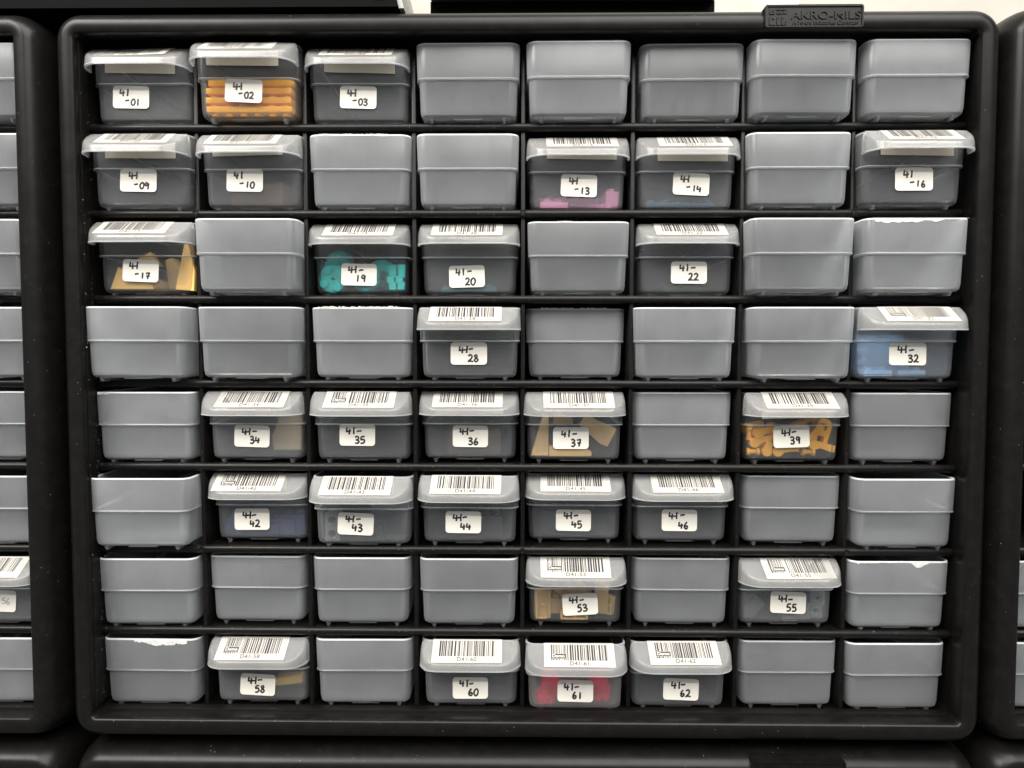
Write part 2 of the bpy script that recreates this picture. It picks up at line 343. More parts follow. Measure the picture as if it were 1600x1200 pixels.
def cabinet(loc, label):
    root = empty('storage_cabinet', loc, label, 'storage cabinet', 'black drawer cabinets stacked side by side')
    link('housing', ME_HOUSING, M_BLACK, root)
    link('back_panel', ME_BACK, M_BLACK, root)
    link('cabinet_floor', ME_FLOOR, M_BLACK, root)
    link('ledge', ME_LEDGE, M_BLACK, root)
    link('side_liner', ME_LINER, M_DUSTY, root)
    link('base_rail', ME_RAIL, M_BLACK, root)
    for i, z in enumerate(SHZ):
        s = link('shelf', ME_SHELF, M_SHELF, root, (-.0004, 0, z))
        if i in (1, 5):
            for k in (1, 4, 7): link('pin_mark', ME_PIN, M_BLACK, s, (CX0 + .0004 + PITCHX * k, .0168 - .0021, .0002))
    for k in range(1, 8): link('divider', ME_DIV, M_SHELF, root, (CX0 + PITCHX * k, 0, 0))
    badge(root)
    return root
main = cabinet((0, 0, 0), 'black drawer cabinet in the middle, complete with eight rows of clear drawers')
LX, RX, DZ = -0.5212, 0.5177, -0.4122
def cab_copy(loc, label):
    c = copy_tree(main); c.location = loc; c['label'] = label; return c
cab_copy((LX, 0, 0), 'black drawer cabinet cut off by the left edge, beside the complete one')
cab_copy((RX, 0, 0.001), 'black drawer cabinet cut off by the right edge, beside the complete one')
cab_copy((0, 0, DZ), 'black drawer cabinet directly underneath the complete one, only its top showing')
cab_copy((LX, 0, DZ), 'black drawer cabinet at the bottom left corner, only its rounded top showing')
cab_copy((RX, 0, DZ + .004), 'black drawer cabinet at the bottom right corner, only a sliver showing')

# ================================================================== drawers
DWH, DH, DD = 0.0289, 0.0397, 0.142
def tray_outline(i, z, r):
    return [(p[0], p[1], z) for p in rrect2(-DWH + i, DWH - i, i, DD - i, r, 5)]
def tray_mesh(seed=None):
    rng = random.Random(seed); bm = bmesh.new(); k = mm; t = 1.1
    outer = [(6.2, 0, 2.5), (3.9, .45, 3.5), (2.7, 1.6, 4.2), (2.15, 4.2, 4.6), (1.65, 19.7, 4.8), (1.45, 20.05, 4.8), (.70, 20.35, 5.2), (.34, 20.55, 5.3), (.32, 20.8, 5.3), (.62, 21.3, 5.2), (.60, 21.9, 5.2), (0.05, 38.9, 5.6), (.3, 39.7, 5.5)]  # small bead at the step, shaped to catch light as a bright line
    inner = [(t - .25, 39.7, 4.8), (t, 39.0, 4.7), (1.7, 21.3, 4.3), (1.85, 20.9, 4.3), (2.55, 20.5, 4.0), (2.75, 19.9, 4.0), (3.25, 5.0, 3.8), (3.9, 2.6, 3.4), (5.0, 1.5, 2.8), (7.2, 1.1, 2.2)]
    loft(bm, [tray_outline(i * k, z * k, r * k) for i, z, r in outer + inner], True, True)
    add_box(bm, -.008, .008, .0045, .016, -.0005, -.00003)
    return mesh('tray', bm, 28)
ME_TRAY = slots(tray_mesh(), 24, (11, 12, 13, 15, 16), M_FROST, M_EDGE_LIGHT); ME_TRAY_CLEAR = slots(tray_mesh(), 24, (8, 11, 12, 13, 15, 16), M_CLEAR, M_EDGE_LIGHT_CLEAR); ME_TRAY_LIT = slots(tray_mesh(), 24, (8, 11, 12, 13, 15, 16), M_CLEAR_LIT, M_EDGE_LIGHT_CLEAR); ME_TRAY_CLOUDY = slots(tray_mesh(), 24, (8, 11, 12, 13, 15, 16), M_CLOUDY, M_EDGE_LIGHT_CLEAR)
bm = bmesh.new()
loft(bm, [[(x, y, z) for x, z in ((-.0013, -.00003), (-.0006, zb), (.0006, zb), (.0013, -.00003))] for y, zb in ((.0038, -.0007), (.0043, -.0021), (.010, -.0021), (.026, -.0003))], True, True)
ME_FOOT = mesh('foot', bm)
LE, LDROP, TAN = 13.8, 12.7, math.tan(math.radians(35))
LIPW = 29.3
def zp(y): return DH * 1000 + TAN * y          # y negative toward the viewer
def lip_outline(i, rr=12.0, seg=9):
    hw, r = LIPW - i, rr - i; pts = [(-hw, 0.2)]
    for q in range(seg + 1):
        a = math.radians(180 + 90 * q / seg); pts.append((-hw + r + r * math.cos(a), -(LE - rr) + r * math.sin(a)))
    for q in range(seg + 1):
        a = math.radians(270 + 90 * q / seg); pts.append((hw - r + r * math.cos(a), -(LE - rr) + r * math.sin(a)))
    return pts + [(hw, 0.2)]
def lip_mesh(seed):
    rng = random.Random(seed); bm = bmesh.new(); H = DH * 1000; zb = H - LDROP
    crease = lip_outline(2.2); zc = [zp(min(p[1], 0)) for p in crease]
    def ring(i, f, wob=0): return [(p[0] * mm, p[1] * mm, (zb + f * (z - zb) + (rng.uniform(-wob, wob) if wob else 0)) * mm) for p, z in zip(lip_outline(i), zc)]
    R = [ring(.05, 0, .03), ring(.15, .08), ring(.35, .45), ring(.6, .72), ring(1.15, .9), ring(1.75, .975)]
    R.append([(p[0] * mm, p[1] * mm, z * mm) for p, z in zip(crease, zc)])
    vs = loft(bm, R, cyc=False)
    bm.faces.new(vs[-1])
    bmesh.ops.recalc_face_normals(bm, faces=bm.faces)
    up = sum(1 if f.normal.z > 0 else -1 for f in bm.faces)
    if up < 0: bmesh.ops.reverse_faces(bm, faces=bm.faces)
    me = bpy.data.meshes.new('lip'); bm.to_mesh(me); bm.free()
    o = bpy.data.objects.new('tmp', me); COL.objects.link(o)
    md = o.modifiers.new('s', 'SOLIDIFY'); md.thickness = 0.0011; md.offset = -1
    dg = bpy.context.evaluated_depsgraph_get(); dg.update()
    m2 = bpy.data.meshes.new_from_object(o.evaluated_get(dg)); bpy.data.objects.remove(o); bpy.data.meshes.remove(me)
    finish(m2, 28); m2.name = 'pull_lip'; m2.materials.append(M_LIP); m2.materials.append(M_LIPEDGE_LIGHT)
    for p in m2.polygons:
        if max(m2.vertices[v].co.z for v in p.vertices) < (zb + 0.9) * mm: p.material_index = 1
    return m2
ME_LIPS = [lip_mesh(s) for s in (3, 8, 21)]
# label frame: s runs down the lip from the rim; a sheet that folds over the rim and hangs inside
SL = math.radians(35)
def on_lip(s, n):                       # s down the slope, n off the surface (mm) -> y,z
    return (-s * math.cos(SL) - n * math.sin(SL), DH * 1000 - s * math.sin(SL) + n * math.cos(SL))
def label_mesh(rng, flap):
    w = 20.0; bm = bmesh.new(); rows = []
    path = [(1.35, DH * 1000 - .9), (1.2, DH * 1000 + .25), (0.6, DH * 1000 + .38)] + [on_lip(s, .2) for s in (.2, 3, 7, 11, 13.6)] + [on_lip(14.4, .34)]
    for y, z in path: rows.append([(x * w * mm, y * mm, (z + (.06 * rng.uniform(-1, 1))) * mm) for x in (-1, -.5, 0, .5, 1)])
    loft(bm, rows, cyc=False)
    bmesh.ops.solidify(bm, geom=bm.faces[:], thickness=0.00008)
    return mesh('barcode_label', bm, 50)
def card_mesh(rng, flap):
    """paper strip tucked under the lip, just in front of the bin's face"""
    w = 19.8; z1 = DH * 1000 - 2.6; z0 = DH * 1000 - flap; sk = rng.uniform(-.5, .5); bm = bmesh.new(); rows = []
    for f in (0, .5, 1):
        rows.append([(x * w * mm, (-.55 - .25 * (1 - f) + .12 * rng.uniform(-1, 1)) * mm, (z0 + (z1 - z0) * f + sk * x * (1 - f)) * mm) for x in (-1, -.5, 0, .5, 1)])
    loft(bm, rows, cyc=False); bmesh.ops.solidify(bm, geom=bm.faces[:], thickness=0.00012)
    return mesh('card_strip', bm, 50)
def bars_mesh(rng, demo):
    bm = bmesh.new(); x = -16.0
    widths = []
    while x < 16.0:
        b = rng.choice((.28, .28, .56, .56, .84, 1.1)); g = rng.choice((.28, .28, .28, .56, .56, .84))
        if x + b > 16: b = 16 - x
        widths.append((x, b)); x += b + g
    def bar(x0, x1, s0, s1, n=.30):
        pts = [(x0, s0), (x1, s0), (x1, s1), (x0, s1)]
        vs = [bm.verts.new((q * mm, on_lip(s, n)[0] * mm, on_lip(s, n)[1] * mm)) for q, s in pts]; bm.faces.new(vs)
    for x0, b in widths:
        if demo and x0 < -7.6:
            bar(x0, min(x0 + b * .8, -7.6), .5, 6.0); bar(x0, min(x0 + b * .8, -7.6), 9.3, 10.3)
        else: bar(x0, x0 + b * .92, .5, 10.3)
    return mesh('barcode', bm)
def sloped(me, s, n, x=0):
    """stand a text mesh (x-z plane, facing -y) on the lip's slope"""
    y, z = on_lip(s, n)
    me.transform(Matrix.Translation((x * mm, y * mm, z * mm)) @ Matrix.Rotation(-(math.pi / 2 - SL), 4, 'X')); return me
def front_y(z): return 2.15 - (z - 4.2) / 15.5 * .5      # the lower front face leans back
LEAN = math.atan(.5 / 15.5)
def sticker_mesh(w=20.6, h=12.6):
    bm = bmesh.new(); P = rrect2(-w / 2 * mm, w / 2 * mm, -h / 2 * mm, h / 2 * mm, 1.9 * mm, 5)
    loft(bm, [[(p[0], 0, p[1]) for p in P], [(p[0], -.00012, p[1]) for p in P]], True, True); return mesh('sticker', bm)
ME_STICK = sticker_mesh()

YT = {1: [14.8, 7.1, 16.0, 8.2, 6.1, 10.4, 5.5, 5.7], 2: [10.9, 13.3, 12.4, 11.5, 20.5, 19.8, 10.3, 8.3], 3: [14.4, 2.6, 22.5, 22, 13.3, 21.5, 3, 3.5], 4: [4, 7, 12, 12, 23, 11, 6, 9],
      5: [14, 19, 18, 23, 19, 20, 18, 18], 6: [4.7, 22, 11.9, 16.2, 24, 21.8, 19.8, 10.7], 7: [12.6, 19.1, 16.8, 15.6, 19, 18.7, 19.3, 14.2], 8: [15.1, 17.9, 16.6, 16.1, 11.5, 15.5, 17.9, 15.2]}
XT = {1: [1.6, 1.8, .1, .2, -.5, .7, -1, -1], 2: [1.5, 1.5, .9, -.3, 0, 0, -.9, -1.5], 3: [1.5, 1.2, -1, 0, .5, .7, -1.2, -1], 4: [-.5, 0, 1.2, .6, -.5, -1.2, 1.2, -1.5],
      5: [-1.2, -.8, 0, 0, -1.2, -.5, .6, 1.2], 6: [-.7, 1.0, .9, 0, -.3, -.2, 1.2, .9], 7: [-1.2, -1.2, -1.2, -.3, .1, -.2, -.8, .1], 8: [-1.1, .8, -.1, .8, -.2, -1.6, .4, -.3]}
# number: sticker x, sticker z, label x, sticker tilt (clockwise degrees), form (0: dash on second line), flap length, demo
LAB = {1: (-6.9, 13.9, -.6, 1, 0, 13.6, 0), 2: (-1.9, 14.4, -2, 2.5, 0, 12.6, 0), 3: (-.5, 13.8, .5, 1.5, 0, 13.4, 0), 9: (-1.6, 14.6, .7, 1, 0, 13.5, 0), 10: (-4.2, 15.1, -1.9, 1, 0, 11.5, 0), 13: (1, 13.5, 2, 2, 0, 12, 0),
       14: (3, 14.1, 2.7, 3, 0, 13.4, 0), 16: (.6, 13.9, .3, 0, 0, 13.6, 0), 17: (-3.4, 12.7, -2.9, 2, 0, 7, 0), 19: (-1.4, 11.3, .8, 1, 1, 7, 0), 20: (-1.5, 10.2, -.6, -1.5, 1, 8, 0), 22: (2.1, 12.3, .8, .5, 1, 6, 0),
       28: (-.3, 13.8, -1.6, 0, 1, 6, 0), 32: (.1, 13.9, 1.6, .5, 1, 6, 1), 34: (-2.3, 13.7, 1.1, 1.5, 1, 10, 0), 35: (-3.1, 14.7, .2, .5, 1, 6, 1), 36: (.3, 13.5, -.6, .5, 1, 13.2, 0), 37: (-1.8, 13.1, 2, 0, 1, 11, 0),
       39: (-.5, 14.4, 1.1, -2, 1, 14.6, 0), 42: (-6.0, 12.3, -4.5, -.5, 1, 11, 1), 43: (-4, 12.2, -1.8, 2.5, 1, 11, 0), 44: (-3.4, 12.4, -1.3, .5, 1, 9, 0), 45: (-.6, 11.9, -.1, .5, 1, 12, 0), 46: (-.7, 12.7, 1.4, .5, 1, 11, 0),
       53: (2.8, 11.6, -.6, -3.5, 1, 8, 1), 55: (1.4, 13.2, 3.4, 2, 1, 7, 1), 58: (-2.4, 10.9, -2.4, 3, 1, 7, 1), 60: (-.3, 10.6, -1.6, 0, 1, 7, 0), 61: (0, 11.5, 1.6, 1, 1, 7, 1), 62: (1.4, 11, 1, 2, 1, 7, 1)}
HFORM = {2, 3, 9, 13, 14, 17, 19, 28, 32, 34, 36, 39, 42, 43, 44, 45, 46, 53, 55, 58}
INSIDE = {1: 'empty inside', 2: 'full of orange plates', 3: 'empty inside, smoky grey', 9: 'empty inside, below 41-01', 10: 'dull brownish inside', 13: 'with a few pink pieces', 14: 'with dark blue plates on its floor',
          16: 'empty, at the right end of its row', 17: 'with cream coloured slopes', 19: 'with turquoise round pieces', 20: 'with a little dark teal on its floor', 22: 'with a hint of dark green on its floor', 28: 'empty inside, dark grey',
          32: 'with light blue plates', 34: 'with pale tan slopes at its right', 35: 'nearly empty, between 41-34 and 41-36', 36: 'dull brown inside', 37: 'with tan wedge slopes', 39: 'full of golden arm pieces',
          42: 'with dark blue pieces', 43: 'with dark grey beams with round holes', 44: 'with blackish navy pieces', 45: 'with very dark navy pieces', 46: 'empty, grey inside', 53: 'with tan bracket bricks', 55: 'with grey beams and bricks',
          58: 'with one tan plank', 60: 'empty, in the bottom row', 61: 'with red pieces', 62: 'empty, right of the red one'}
BLANK = {4: 'to the right of bin 41-03', 5: 'directly above bin 41-13', 6: 'directly above bin 41-14', 7: 'in the top row, second from the right end', 8: 'directly above bin 41-16',
         11: 'right of 41-10, white scraps along its rim', 12: 'directly left of pink filled bin 41-13', 15: 'between bins 41-14 and 41-16', 18: 'between bins 41-17 and 41-19', 21: 'between bins 41-20 and 41-22', 23: 'directly right of bin 41-22',
         24: 'directly above 41-32, torn white strip along its rim', 25: 'directly below bin 41-17', 26: 'directly above bin 41-34', 27: 'directly left of 41-28, ragged white rim', 29: 'directly above 41-37, white crumbs on its rim', 30: 'directly below bin 41-22',
         31: 'directly left of bin 41-32', 33: 'directly left of bin 41-34', 38: 'between bins 41-37 and 41-39', 40: 'directly right of golden bin 41-39', 41: 'directly left of 41-42, pulled out, open rim showing', 47: 'directly right of bin 41-46',
         48: 'at the right end of the row of 41-46', 49: 'at the left end of the row of 41-53', 50: 'directly above bin 41-58', 51: 'directly below bin 41-43', 52: 'directly left of tan filled bin 41-53', 54: 'between bins 41-53 and 41-55',
         56: 'right of 41-55, torn white strip under its rim', 57: 'left of 41-58, torn white strip on its rim', 59: 'between bins 41-58 and 41-60', 63: 'directly right of bin 41-62', 64: 'at the bottom right corner of the cabinet'}
FLOORZ = [z + .0035 for z in SHZ] + [-.193 + .0035]
def place(n, cab=(0, 0, 0)):
    r, c = (n - 1) // 8 + 1, (n - 1) % 8
    return Vector((cab[0] + CX0 + PITCHX * (c + .5) + XT[r][c] * mm, cab[1] + YT[r][c] * mm, cab[2] + FLOORZ[r - 1]))
def blank_proto():
    root = empty('storage_bin', (0, 0, 0), '', 'bin', 'blank bins turned back to front')
    link('tray', ME_TRAY, M_FROST, root)
    for s in (-1, 1): link('foot', ME_FOOT, M_EDGE_LIGHT, root, (s * .0202, 0, 0))
    return root
proto = None
def blank(n, label, cab=(0, 0, 0), dx=0, dy=0):
    global proto
    if proto is None: proto = o = blank_proto()
    else: o = copy_tree(proto)
    o.location = place(n, cab) + Vector((dx, dy, 0)); o.rotation_euler = (0, 0, math.radians(random.uniform(-.8, .8)))
    o['label'] = label; return o
def labelled(n, label, cab=(0, 0, 0), pre='41', thin=False):
    rng = random.Random(n * 7 + 1)
    sx, sz, lx, tilt, form, flap, demo = LAB[n] if n in LAB else (-1, 13.5, 0, 2, 1, 6, 0)
    root = empty('storage_bin', place(n, cab), label, 'bin', 'bins with stickers and barcodes', math.radians(rng.uniform(-.5, .5)))
    link('tray', ME_TRAY_CLOUDY if n in (10, 13, 14, 20, 32, 34, 36, 42, 58, 61) else ME_TRAY_LIT if n in (2, 17, 19, 39, 53) and pre == '41' else ME_TRAY_CLEAR, None, root)
    for s in (-1, 1): link('foot', ME_FOOT, M_CLEAR, root, (s * .0202, 0, 0))
    link('pull_lip', ME_LIPS[n % 3], M_LIP, root)
    bl = link('barcode_label', label_mesh(rng, flap), M_PAPER, root, (lx * mm, 0, 0), (0, 0, math.radians({1: -2.5, 34: -1.5, 55: 2.5}.get(n, rng.uniform(-.5, .5)))))
    link('barcode', bars_mesh(rng, demo), M_PRINT, bl, (0, 0, 0))
    if flap > 8.5: link('card_strip', card_mesh(rng, flap), M_CARD, root, ((lx + .4) * mm, 0, 0))
    if pre == '41':
        t = text_mesh('D%s-%02d' % (pre, n), .0035, 'printed_code', .00002, .0, 1.08)
        link('printed_code', sloped(t, 12.2, .36), M_PRINT, bl)
    if demo:
        b = bmesh.new(); P = [(-16.1, 6.2), (-7.7, 6.2), (-7.7, 9.1), (-16.1, 9.1)]
        b.faces.new([b.verts.new((x * mm, on_lip(s, .31)[0] * mm, on_lip(s, .31)[1] * mm)) for x, s in P])
        link('demo_stamp', mesh('stamp', b), M_STAMP, bl)
        t = text_mesh('Demo', .0028, 'stamp_text', .00001, .0, 1.0); link('stamp_text', sloped(t, 7.65, .36, -11.9), M_PAPER, bl)
    st = link('number_sticker', ME_STICK, M_STICK, root, (sx * mm, (front_y(sz) - .12) * mm, sz * mm), (-LEAN, math.radians(tilt), 0))
    dg = '%02d' % n; q = mm
    if thin: items = [(dg[0], 2.2 * q, -1.4 * q, 3.2 * q), (dg[1], 4.6 * q, -2.0 * q, 3.6 * q)]
    else:
        four = 'H' if n in HFORM else '4'
        X, Z = rng.uniform(-6.4, -5.2), rng.uniform(.1, .7); h = 4.1
        items = [(four, X * q, Z * q, h * q), ('1', (X + 3.1) * q, (Z + .1) * q, 4.2 * q)]
        if form == 0:
            X2 = X + 3.0 + rng.uniform(-.3, .5); Z2 = -4.3 + rng.uniform(-.4, .3)
            items += [('-', X2 * q, (Z2 + .6) * q, 3.6 * q), (dg[0], (X2 + 3.5) * q, (Z2 - .1) * q, 3.5 * q), (dg[1], (X2 + 6.2) * q, (Z2 - .3) * q, 3.7 * q)]
        else:
            X2 = X + 4.4 + rng.uniform(-.5, 1.4); Z2 = -4.7 + rng.uniform(-.4, .6)
            items += [('-', (X + 5.2 + rng.uniform(0, 1.4)) * q, (Z - .2 + rng.uniform(-.2, .8)) * q, 4.0 * q), (dg[0], X2 * q, Z2 * q, 4.0 * q), (dg[1], (X2 + 3.2) * q, Z2 * q, 4.0 * q)]
    link('handwriting', handwriting(items, .00016 if thin else .00052, rng), M_BLUEINK if thin else M_INK, st, (0, -.00013, 0))
    return root
for n in range(1, 65):
    if n in LAB: labelled(n, 'clear bin with white sticker 41-%02d, %s' % (n, INSIDE[n]))
    else: D = blank(n, 'blank frosted bin ' + BLANK[n])
drawer_at = {n: place(n) for n in range(1, 65)}
# neighbours
cabL, cabR = (LX, 0, 0), (RX, 0, 0.001)
LROW = ['top', 'second', 'third', 'fourth', 'fifth', 'sixth', None, 'lowest']
for r in range(8):
    n = r * 8 + 8
    if r == 6: labelled(n, 'clear bin with sticker ending in 56, in the left cabinet', cabL, pre='', thin=True)
    else: blank(n, 'blank frosted bin, %s one in the cut off left cabinet' % LROW[r], cabL, dx=.0012)
labelled_right = blank(49, 'sliver of a clear bin in the right cabinet, upper of two', cabR, dx=.0005)
blank(57, 'sliver of a frosted bin in the right cabinet, lower of two', cabR, dx=.0005)

# torn paper and crumbs left on rims
def torn(n, x0, x1, depth, seed, up=0.0, bulge=None):
    root = next(o for o in COL.objects if o.parent is None and o.get('category') == 'bin' and (o.location - drawer_at[n]).length < 1e-4)
    rng = random.Random(seed); bm = bmesh.new(); m = 46; rows = [[], []]; d = depth * .6
    for k in range(m + 1):
        x = x0 + (x1 - x0) * k / m; d = max(.15, min(depth, d + rng.uniform(-.35, .35) * depth * .5))
        dd = d + (bulge[1] * math.exp(-((x - bulge[0]) / bulge[2]) ** 2) if bulge else 0)
        z0 = DH * 1000 + (up * rng.random()) - .05
        rows[0].append((x * mm, (-.12) * mm, z0 * mm)); rows[1].append((x * mm, (.0 + dd / 19 * .5 - .12) * mm, (DH * 1000 - dd) * mm))
    loft(bm, rows, cyc=False); bmesh.ops.solidify(bm, geom=bm.faces[:], thickness=.00008)
    link('torn_paper', mesh('torn_paper', bm), M_TAPE, root)
torn(24, -24, 27, 2.9, 5); torn(56, -25, 26, 2.6, 9, bulge=(10, 3.4, 3.8)); torn(57, -9, 22, 4.0, 4); torn(11, -22, 16, 1.1, 6, .5)
torn(27, -24, 22, .9, 12, .9); torn(29, -20, 18, .8, 14, 1.0); torn(33, -26, -20, 1.5, 15, .2); torn(50, -26, -18, 1.6, 16, .3); torn(40, -6, 8, .9, 17, .2); torn(21, -12, -4, .6, 3, .4)

# ================================================================== pieces in the drawers
def shade(name, col, rough=.4): return simple(name, col, rough, .04, 90, spec=.25)
C = {k: shade(k + '_plastic', v) for k, v in dict(orange=(1.0, .45, .0), pink=(.95, .36, .62), navyteal=(.02, .075, .13), cream=(1.0, .62, .20), turquoise=(.02, .62, .57), teal=(.015, .17, .18), green=(.02, .10, .06), lightblue=(.32, .56, .88),
     tan=(.70, .47, .20), palebeige=(.60, .47, .30), golden=(1.0, .48, .03), navy=(.03, .05, .17), grey=(.23, .235, .24), charcoal=(.10, .105, .11), dark=(.025, .03, .04), red=(.80, .012, .06), brown=(.16, .10, .07)).items()}
def piece(name, me, n, x, y, z, m, label, cat, group, rot=(0, 0, 0)):
    """x, z from the drawer's front bottom middle, y behind its front face (mm)"""
    o = link(name, me, None, None, drawer_at[n] + Vector((x, y, z)) * mm, [math.radians(a) for a in rot])
    o.data.materials.clear(); o.data.materials.append(C[m])
    return tag(o, label, cat, group)
def plate_me(nx, ny, h=3.2, stud=True):
    bm = bmesh.new(); w, d = nx * 8 - .2, ny * 8 - .2
    add_box(bm, -w / 2 * mm, w / 2 * mm, 0, d * mm, 0, h * mm, .00025)
    if stud:
        for i in range(nx):
            for j in range(ny): add_cyl(bm, ((i - (nx - 1) / 2) * 8 * mm, (j + .5) * 8 * mm - .0001, (h + .8) * mm), .0024, .0019, 'Z', 14, .0002)
    return mesh('plate', bm)
def poly_me(pts, depth): return extrude2d('piece', [[(a * mm, b * mm) for a, b in pts]], depth * mm)
def studded(me, pts):
    bm = bmesh.new(); bm.from_mesh(me)
    for x, y, z, ax in pts: add_cyl(bm, (x * mm, y * mm, z * mm), .0024, .0020, ax, 14, .0002)
    bmesh.ops.recalc_face_normals(bm, faces=bm.faces); bm.to_mesh(me); bm.free(); finish(me); return me
# 02 orange plates
ordw = ['lowest', 'second lowest', 'second highest', 'topmost']
for k in range(4):
    piece('building_plate', plate_me(6, 7), 2, -.4 + (.3, -.3, .2, .8)[k], 4.0 + (.2, .5, .3, 2.2)[k], 7.0 + 5.0 * k, 'orange', 'orange plate with studs facing down, %s of the stack in bin 41-02' % ordw[k], 'plate', 'orange plates stacked in bin 02', (0, 180, 0))
# 13 pink
piece('building_plate', plate_me(2, 2), 13, -13, 4.5, 1.5, 'pink', 'bright pink two by two plate at the left in bin 41-13', 'plate', 'pink pieces')
piece('building_plate', plate_me(3, 1), 13, 8, 9, 2.0, 'pink', 'pink plate lying askew under the sticker in bin 41-13', 'plate', 'pink pieces', (-20, 5, -12))
piece('building_brick', plate_me(1, 2, 9.6), 13, 20.5, 8, 2.2, 'pink', 'pink upright brick at the right side of bin 41-13', 'brick', 'pink pieces', (0, 3, 8))
piece('building_plate', plate_me(2, 2), 13, -12, 16, 4.5, 'pink', 'faint pink plate behind the bright one in bin 41-13', 'plate', 'pink pieces', (10, 0, 15))
piece('building_brick', plate_me(5, 2, 9.6), 13, 1, 27, 2.0, 'pink', 'wide pink brick added for the haze at the rear of bin 41-13', 'brick', 'pink pieces', (0, 0, -4))  # added brick stands in for pink light scattered through the bin
# 14 navy-teal
piece('building_plate', plate_me(5, 4), 14, -2, 6, 1.4, 'navyteal', 'dark blue plate flat on the floor of bin 41-14', 'plate', 'dark blue plates', (0, 0, 2)); piece('building_plate', plate_me(3, 3), 14, 6, 12, 6.6, 'navyteal', 'smaller dark blue plate lying on top in bin 41-14', 'plate', 'dark blue plates', (0, 0, 20))
# 17 cream slopes
piece('slope_brick', poly_me([(-11, 0), (13, 0), (13, 1.8), (-6.5, 12)], 8), 17, -11, 8, 2.6, 'cream', 'cream slope lying low at the left in bin 41-17', 'slope', 'cream slopes', (0, 0, 0))
piece('slope_brick', poly_me([(-6, 0), (6, 0), (1.5, 7), (-5.5, 3)], 8), 17, -6, 17, 17.5, 'cream', 'cream slope peeking above the sticker of bin 41-17', 'slope', 'cream slopes', (0, 0, 12))
piece('slope_brick', poly_me([(-5.2, 0), (4.8, -1), (5.6, 10), (2.4, 25), (0.6, 25)], 8), 17, 21, 7.4, 2.6, 'cream', 'tall pointed cream slope at the right in bin 41-17', 'slope', 'cream slopes', (0, -1, 0))
piece('slope_brick', poly_me([(-6, 0), (9, 0), (6, 6), (-5, 19), (-8, 18)], 8), 17, 12, 20, 2.4, 'tan', 'dull tan slope between the cream ones in bin 41-17', 'slope', 'cream slopes', (0, 0, -5))
piece('slope_brick', poly_me([(-11, 0), (11, 0), (11, 3), (-8, 9)], 8), 17, -3, 30, 2, 'cream', 'cream slope at the back of bin 41-17', 'slope', 'cream slopes', (0, 0, 30))
# 19 turquoise round bricks
def round_me():
    cross = [(-.9, -2.6), (.9, -2.6), (.9, -.9), (2.6, -.9), (2.6, .9), (.9, .9), (.9, 2.6), (-.9, 2.6), (-.9, .9), (-2.6, .9), (-2.6, -.9), (-.9, -.9)]
    me = extrude2d('round', [circle(0, 0, .0078, 32), [(a * mm * .75, b * mm * .75) for a, b in cross]], .0088, .0004)
    return studded(me, [(sx * 4.1, -5.0, sz * 4.1, 'Y') for sx in (-1, 1) for sz in (-1, 1)])
piece('round_brick', round_me(), 19, -17.5, 9.5, 9.2, 'turquoise', 'turquoise round brick facing front with cross shaped hole', 'round brick', 'turquoise pieces', (0, 14, 0))
piece('round_brick', round_me(), 19, -17, 19, 18.5, 'turquoise', 'turquoise round brick behind, tilted above the front left one', 'round brick', 'turquoise pieces', (35, 30, 20))
piece('round_brick', round_me(), 19, 1, 11, 9.4, 'turquoise', 'turquoise round brick below the sticker of bin 41-19', 'round brick', 'turquoise pieces', (-12, 40, 0))
piece('round_brick', round_me(), 19, 8.5, 21, 13.5, 'turquoise', 'turquoise round brick right behind the sticker of bin 41-19', 'round brick', 'turquoise pieces', (60, 20, 30))
clip = [(-4.2, 0), (-.6, 0), (-.6, 4), (-1.9, 4), (-1.9, 7), (-.6, 7), (-.6, 14), (-4.6, 14), (-4.2, 7.5), (-5.6, 7), (-5.4, 4), (-4.2, 3.6)]
piece('clip_piece', poly_me(clip, 8), 19, 20, 7.6, 3, 'turquoise', 'turquoise clip standing at the right, left one of the pair', 'clip', 'turquoise clips', (0, 1, 0)); piece('clip_piece', poly_me(clip, 8), 19, 25, 7.6, 3, 'turquoise', 'turquoise clip standing at the right, right one of the pair', 'clip', 'turquoise clips', (0, 2, 0))
piece('building_plate', plate_me(4, 3), 20, -1, 7, 1.3, 'teal', 'dark teal plate flat on the floor of bin 41-20', 'plate', None, (0, 0, -3)); piece('building_plate', plate_me(3, 2), 22, 2, 10, 1.3, 'green', 'dark green plate flat on the floor of bin 41-22', 'plate', None, (0, 0, 6))
# 32 light blue
piece('building_plate', plate_me(2, 2), 32, -14.5, 4.6, 1.5, 'lightblue', 'light blue plate at the left front in bin 41-32', 'plate', 'light blue plates'); piece('building_plate', plate_me(2, 2), 32, 4.5, 5.4, 1.5, 'lightblue', 'light blue plate below the sticker in bin 41-32', 'plate', 'light blue plates', (0, 0, 2))
piece('building_brick', plate_me(5, 2, 22), 32, -4, 36, 1.5, 'lightblue', 'big light blue brick added for the haze at the rear of bin 41-32', 'brick', 'light blue plates')  # brick put in to tint the bin like scattered blue light
for k in range(3): piece('building_plate', plate_me(2, 2), 32, -16 + k * 1.2, 22 + 2 * k, 2 + 5.2 * k, 'lightblue', 'faint light blue plate, %s of the pile at the back of 41-32' % ['lowest', 'middle', 'topmost'][k], 'plate', 'light blue plates', (0, 0, 10 * k))
